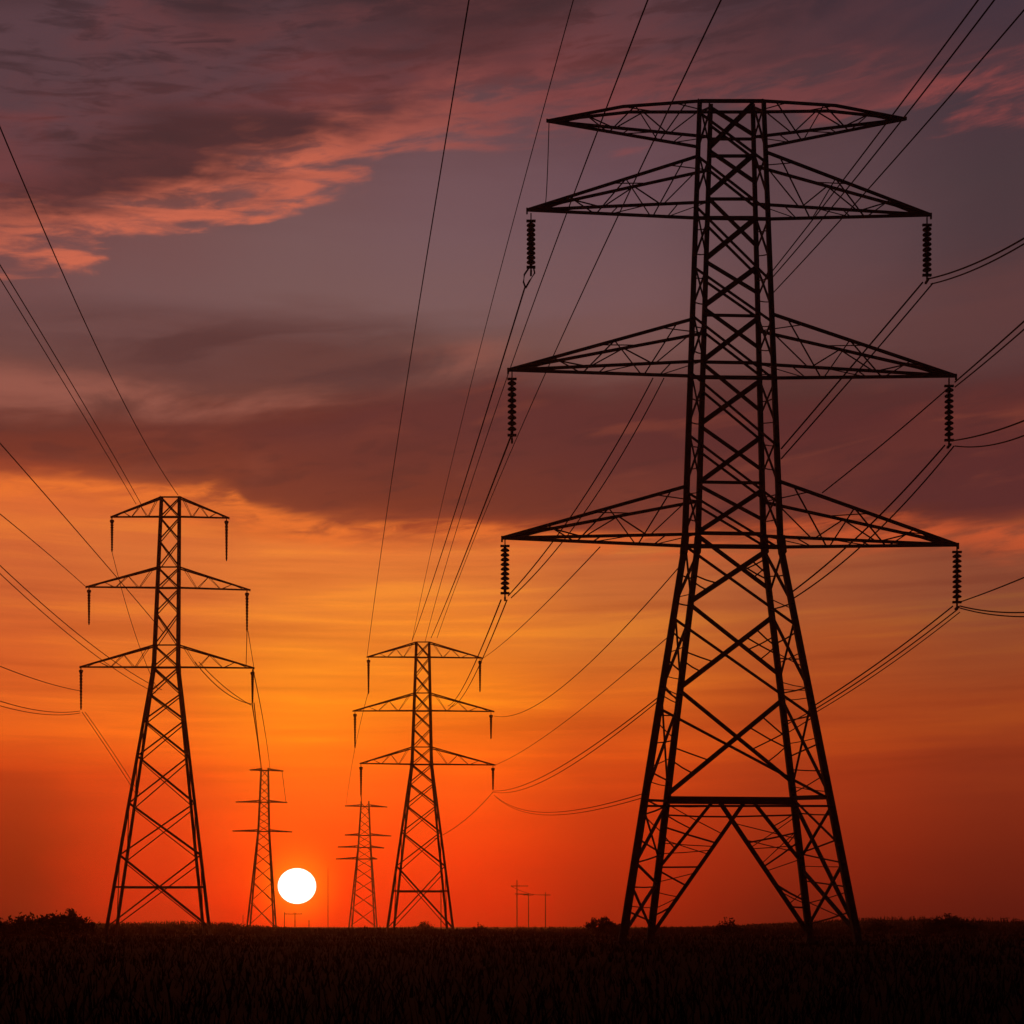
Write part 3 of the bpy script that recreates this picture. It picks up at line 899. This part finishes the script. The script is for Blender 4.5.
def grass_stuff():
    r = random.Random(11)
    bm = bmesh.new()
    for i in range(22000):
        d = 9 + 150 * r.random() ** 1.5
        x = r.uniform(-.42, .42) * d * 1.15
        z0 = ground_z(x, d)
        h = r.uniform(.10, .34) * (1.0 if r.random() < .95 else 1.7)
        w = .004 + .00045 * d
        a = r.uniform(0, 3.14)
        lean = Vector((r.gauss(0, .22), r.gauss(0, .22), 1)) * h
        u = Vector((math.cos(a), math.sin(a), 0)) * w
        b = Vector((x, d, z0 - .02))
        m = b + lean * .55
        t = b + lean + Vector((lean.x, lean.y, 0)) * .5
        v = [bm.verts.new(q) for q in (b - u, b + u, m + u * .7, m - u * .7, t)]
        bm.faces.new(v[:4]); bm.faces.new((v[3], v[2], v[4]))
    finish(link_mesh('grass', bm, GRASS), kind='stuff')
grass_stuff()

def far_scrub():
    """low unbroken scrub line along the horizon: grassy stems and small leaf clumps"""
    r = random.Random(5)
    bm = bmesh.new()
    for i in range(26000):
        d = r.uniform(170, 420)
        x = r.uniform(-.42, .42) * d
        n = .5 + .5 * math.sin(x * .11 + d * .02) * math.sin(x * .037 + 1.3)
        h = (.30 + 1.0 * n) * r.random() ** 1.5
        z = ground_z(x, d)
        if i % 2:
            w = r.uniform(.08, .2)
            t = Vector((x + r.gauss(0, .2), d, z + h * 1.15 + .1))
            bm.faces.new([bm.verts.new(q) for q in (Vector((x - w, d, z - .05)), Vector((x + w, d, z - .05)), t)])
        else:
            c = Vector((x, d, z + h * .8))
            s = r.uniform(.12, .34)
            u = Vector((r.uniform(-1, 1), r.uniform(-.5, .5), r.uniform(-.6, .6))).normalized()
            v = u.orthogonal().normalized()
            bm.faces.new([bm.verts.new(c + q) for q in (u * s, v * s * .6, -u * s, -v * s * .6)])
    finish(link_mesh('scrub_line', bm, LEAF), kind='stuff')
far_scrub()

# ------------------------------------------------------------------ the sun itself
SD = 9000.0
bm = bmesh.new()
bmesh.ops.create_uvsphere(bm, u_segments=48, v_segments=24, radius=18.7 / F * SD)
sm = bpy.data.materials.new('glowing_sun')
sm.use_nodes = True
nt = sm.node_tree
nt.nodes.remove(nt.nodes['Principled BSDF'])
em = nt.nodes.new('ShaderNodeEmission')
em.inputs[0].default_value = (1.0, 0.92, 0.74, 1)
em.inputs[1].default_value = 2.3
nt.links.new(em.outputs[0], nt.nodes['Material Output'].inputs[0])
me = bpy.data.meshes.new('sun'); bm.to_mesh(me); bm.free(); me.materials.append(sm)
so = bpy.data.objects.new('sun', me)
so.scale = (1, 1, 0.94)
so.location = Vector((0, 0, CAM_H)) + sun_dir * SD
COL.objects.link(so)
finish(so, 'glowing white sun disc low above the dark horizon', 'sun')

# ------------------------------------------------------------------ haze of the evening air
HAZE = 0.00034
bm = bmesh.new()
bmesh.ops.create_cube(bm, size=1.0)
hm = bpy.data.materials.new('evening_haze')
hm.use_nodes = True
nt = hm.node_tree
nt.nodes.remove(nt.nodes['Principled BSDF'])
pv = nt.nodes.new('ShaderNodeVolumePrincipled')
pv.inputs['Color'].default_value = (0.9, 0.60, 0.50, 1)
pv.inputs['Density'].default_value = HAZE
pv.inputs['Anisotropy'].default_value = 0.90
nt.links.new(pv.outputs[0], nt.nodes['Material Output'].inputs['Volume'])
me = bpy.data.meshes.new('haze'); bm.to_mesh(me); bm.free(); me.materials.append(hm)
ho = bpy.data.objects.new('haze', me)
ho.scale = (760, 680, 64)
ho.location = (0, 300, 30.5)
COL.objects.link(ho)
finish(ho, kind='stuff')
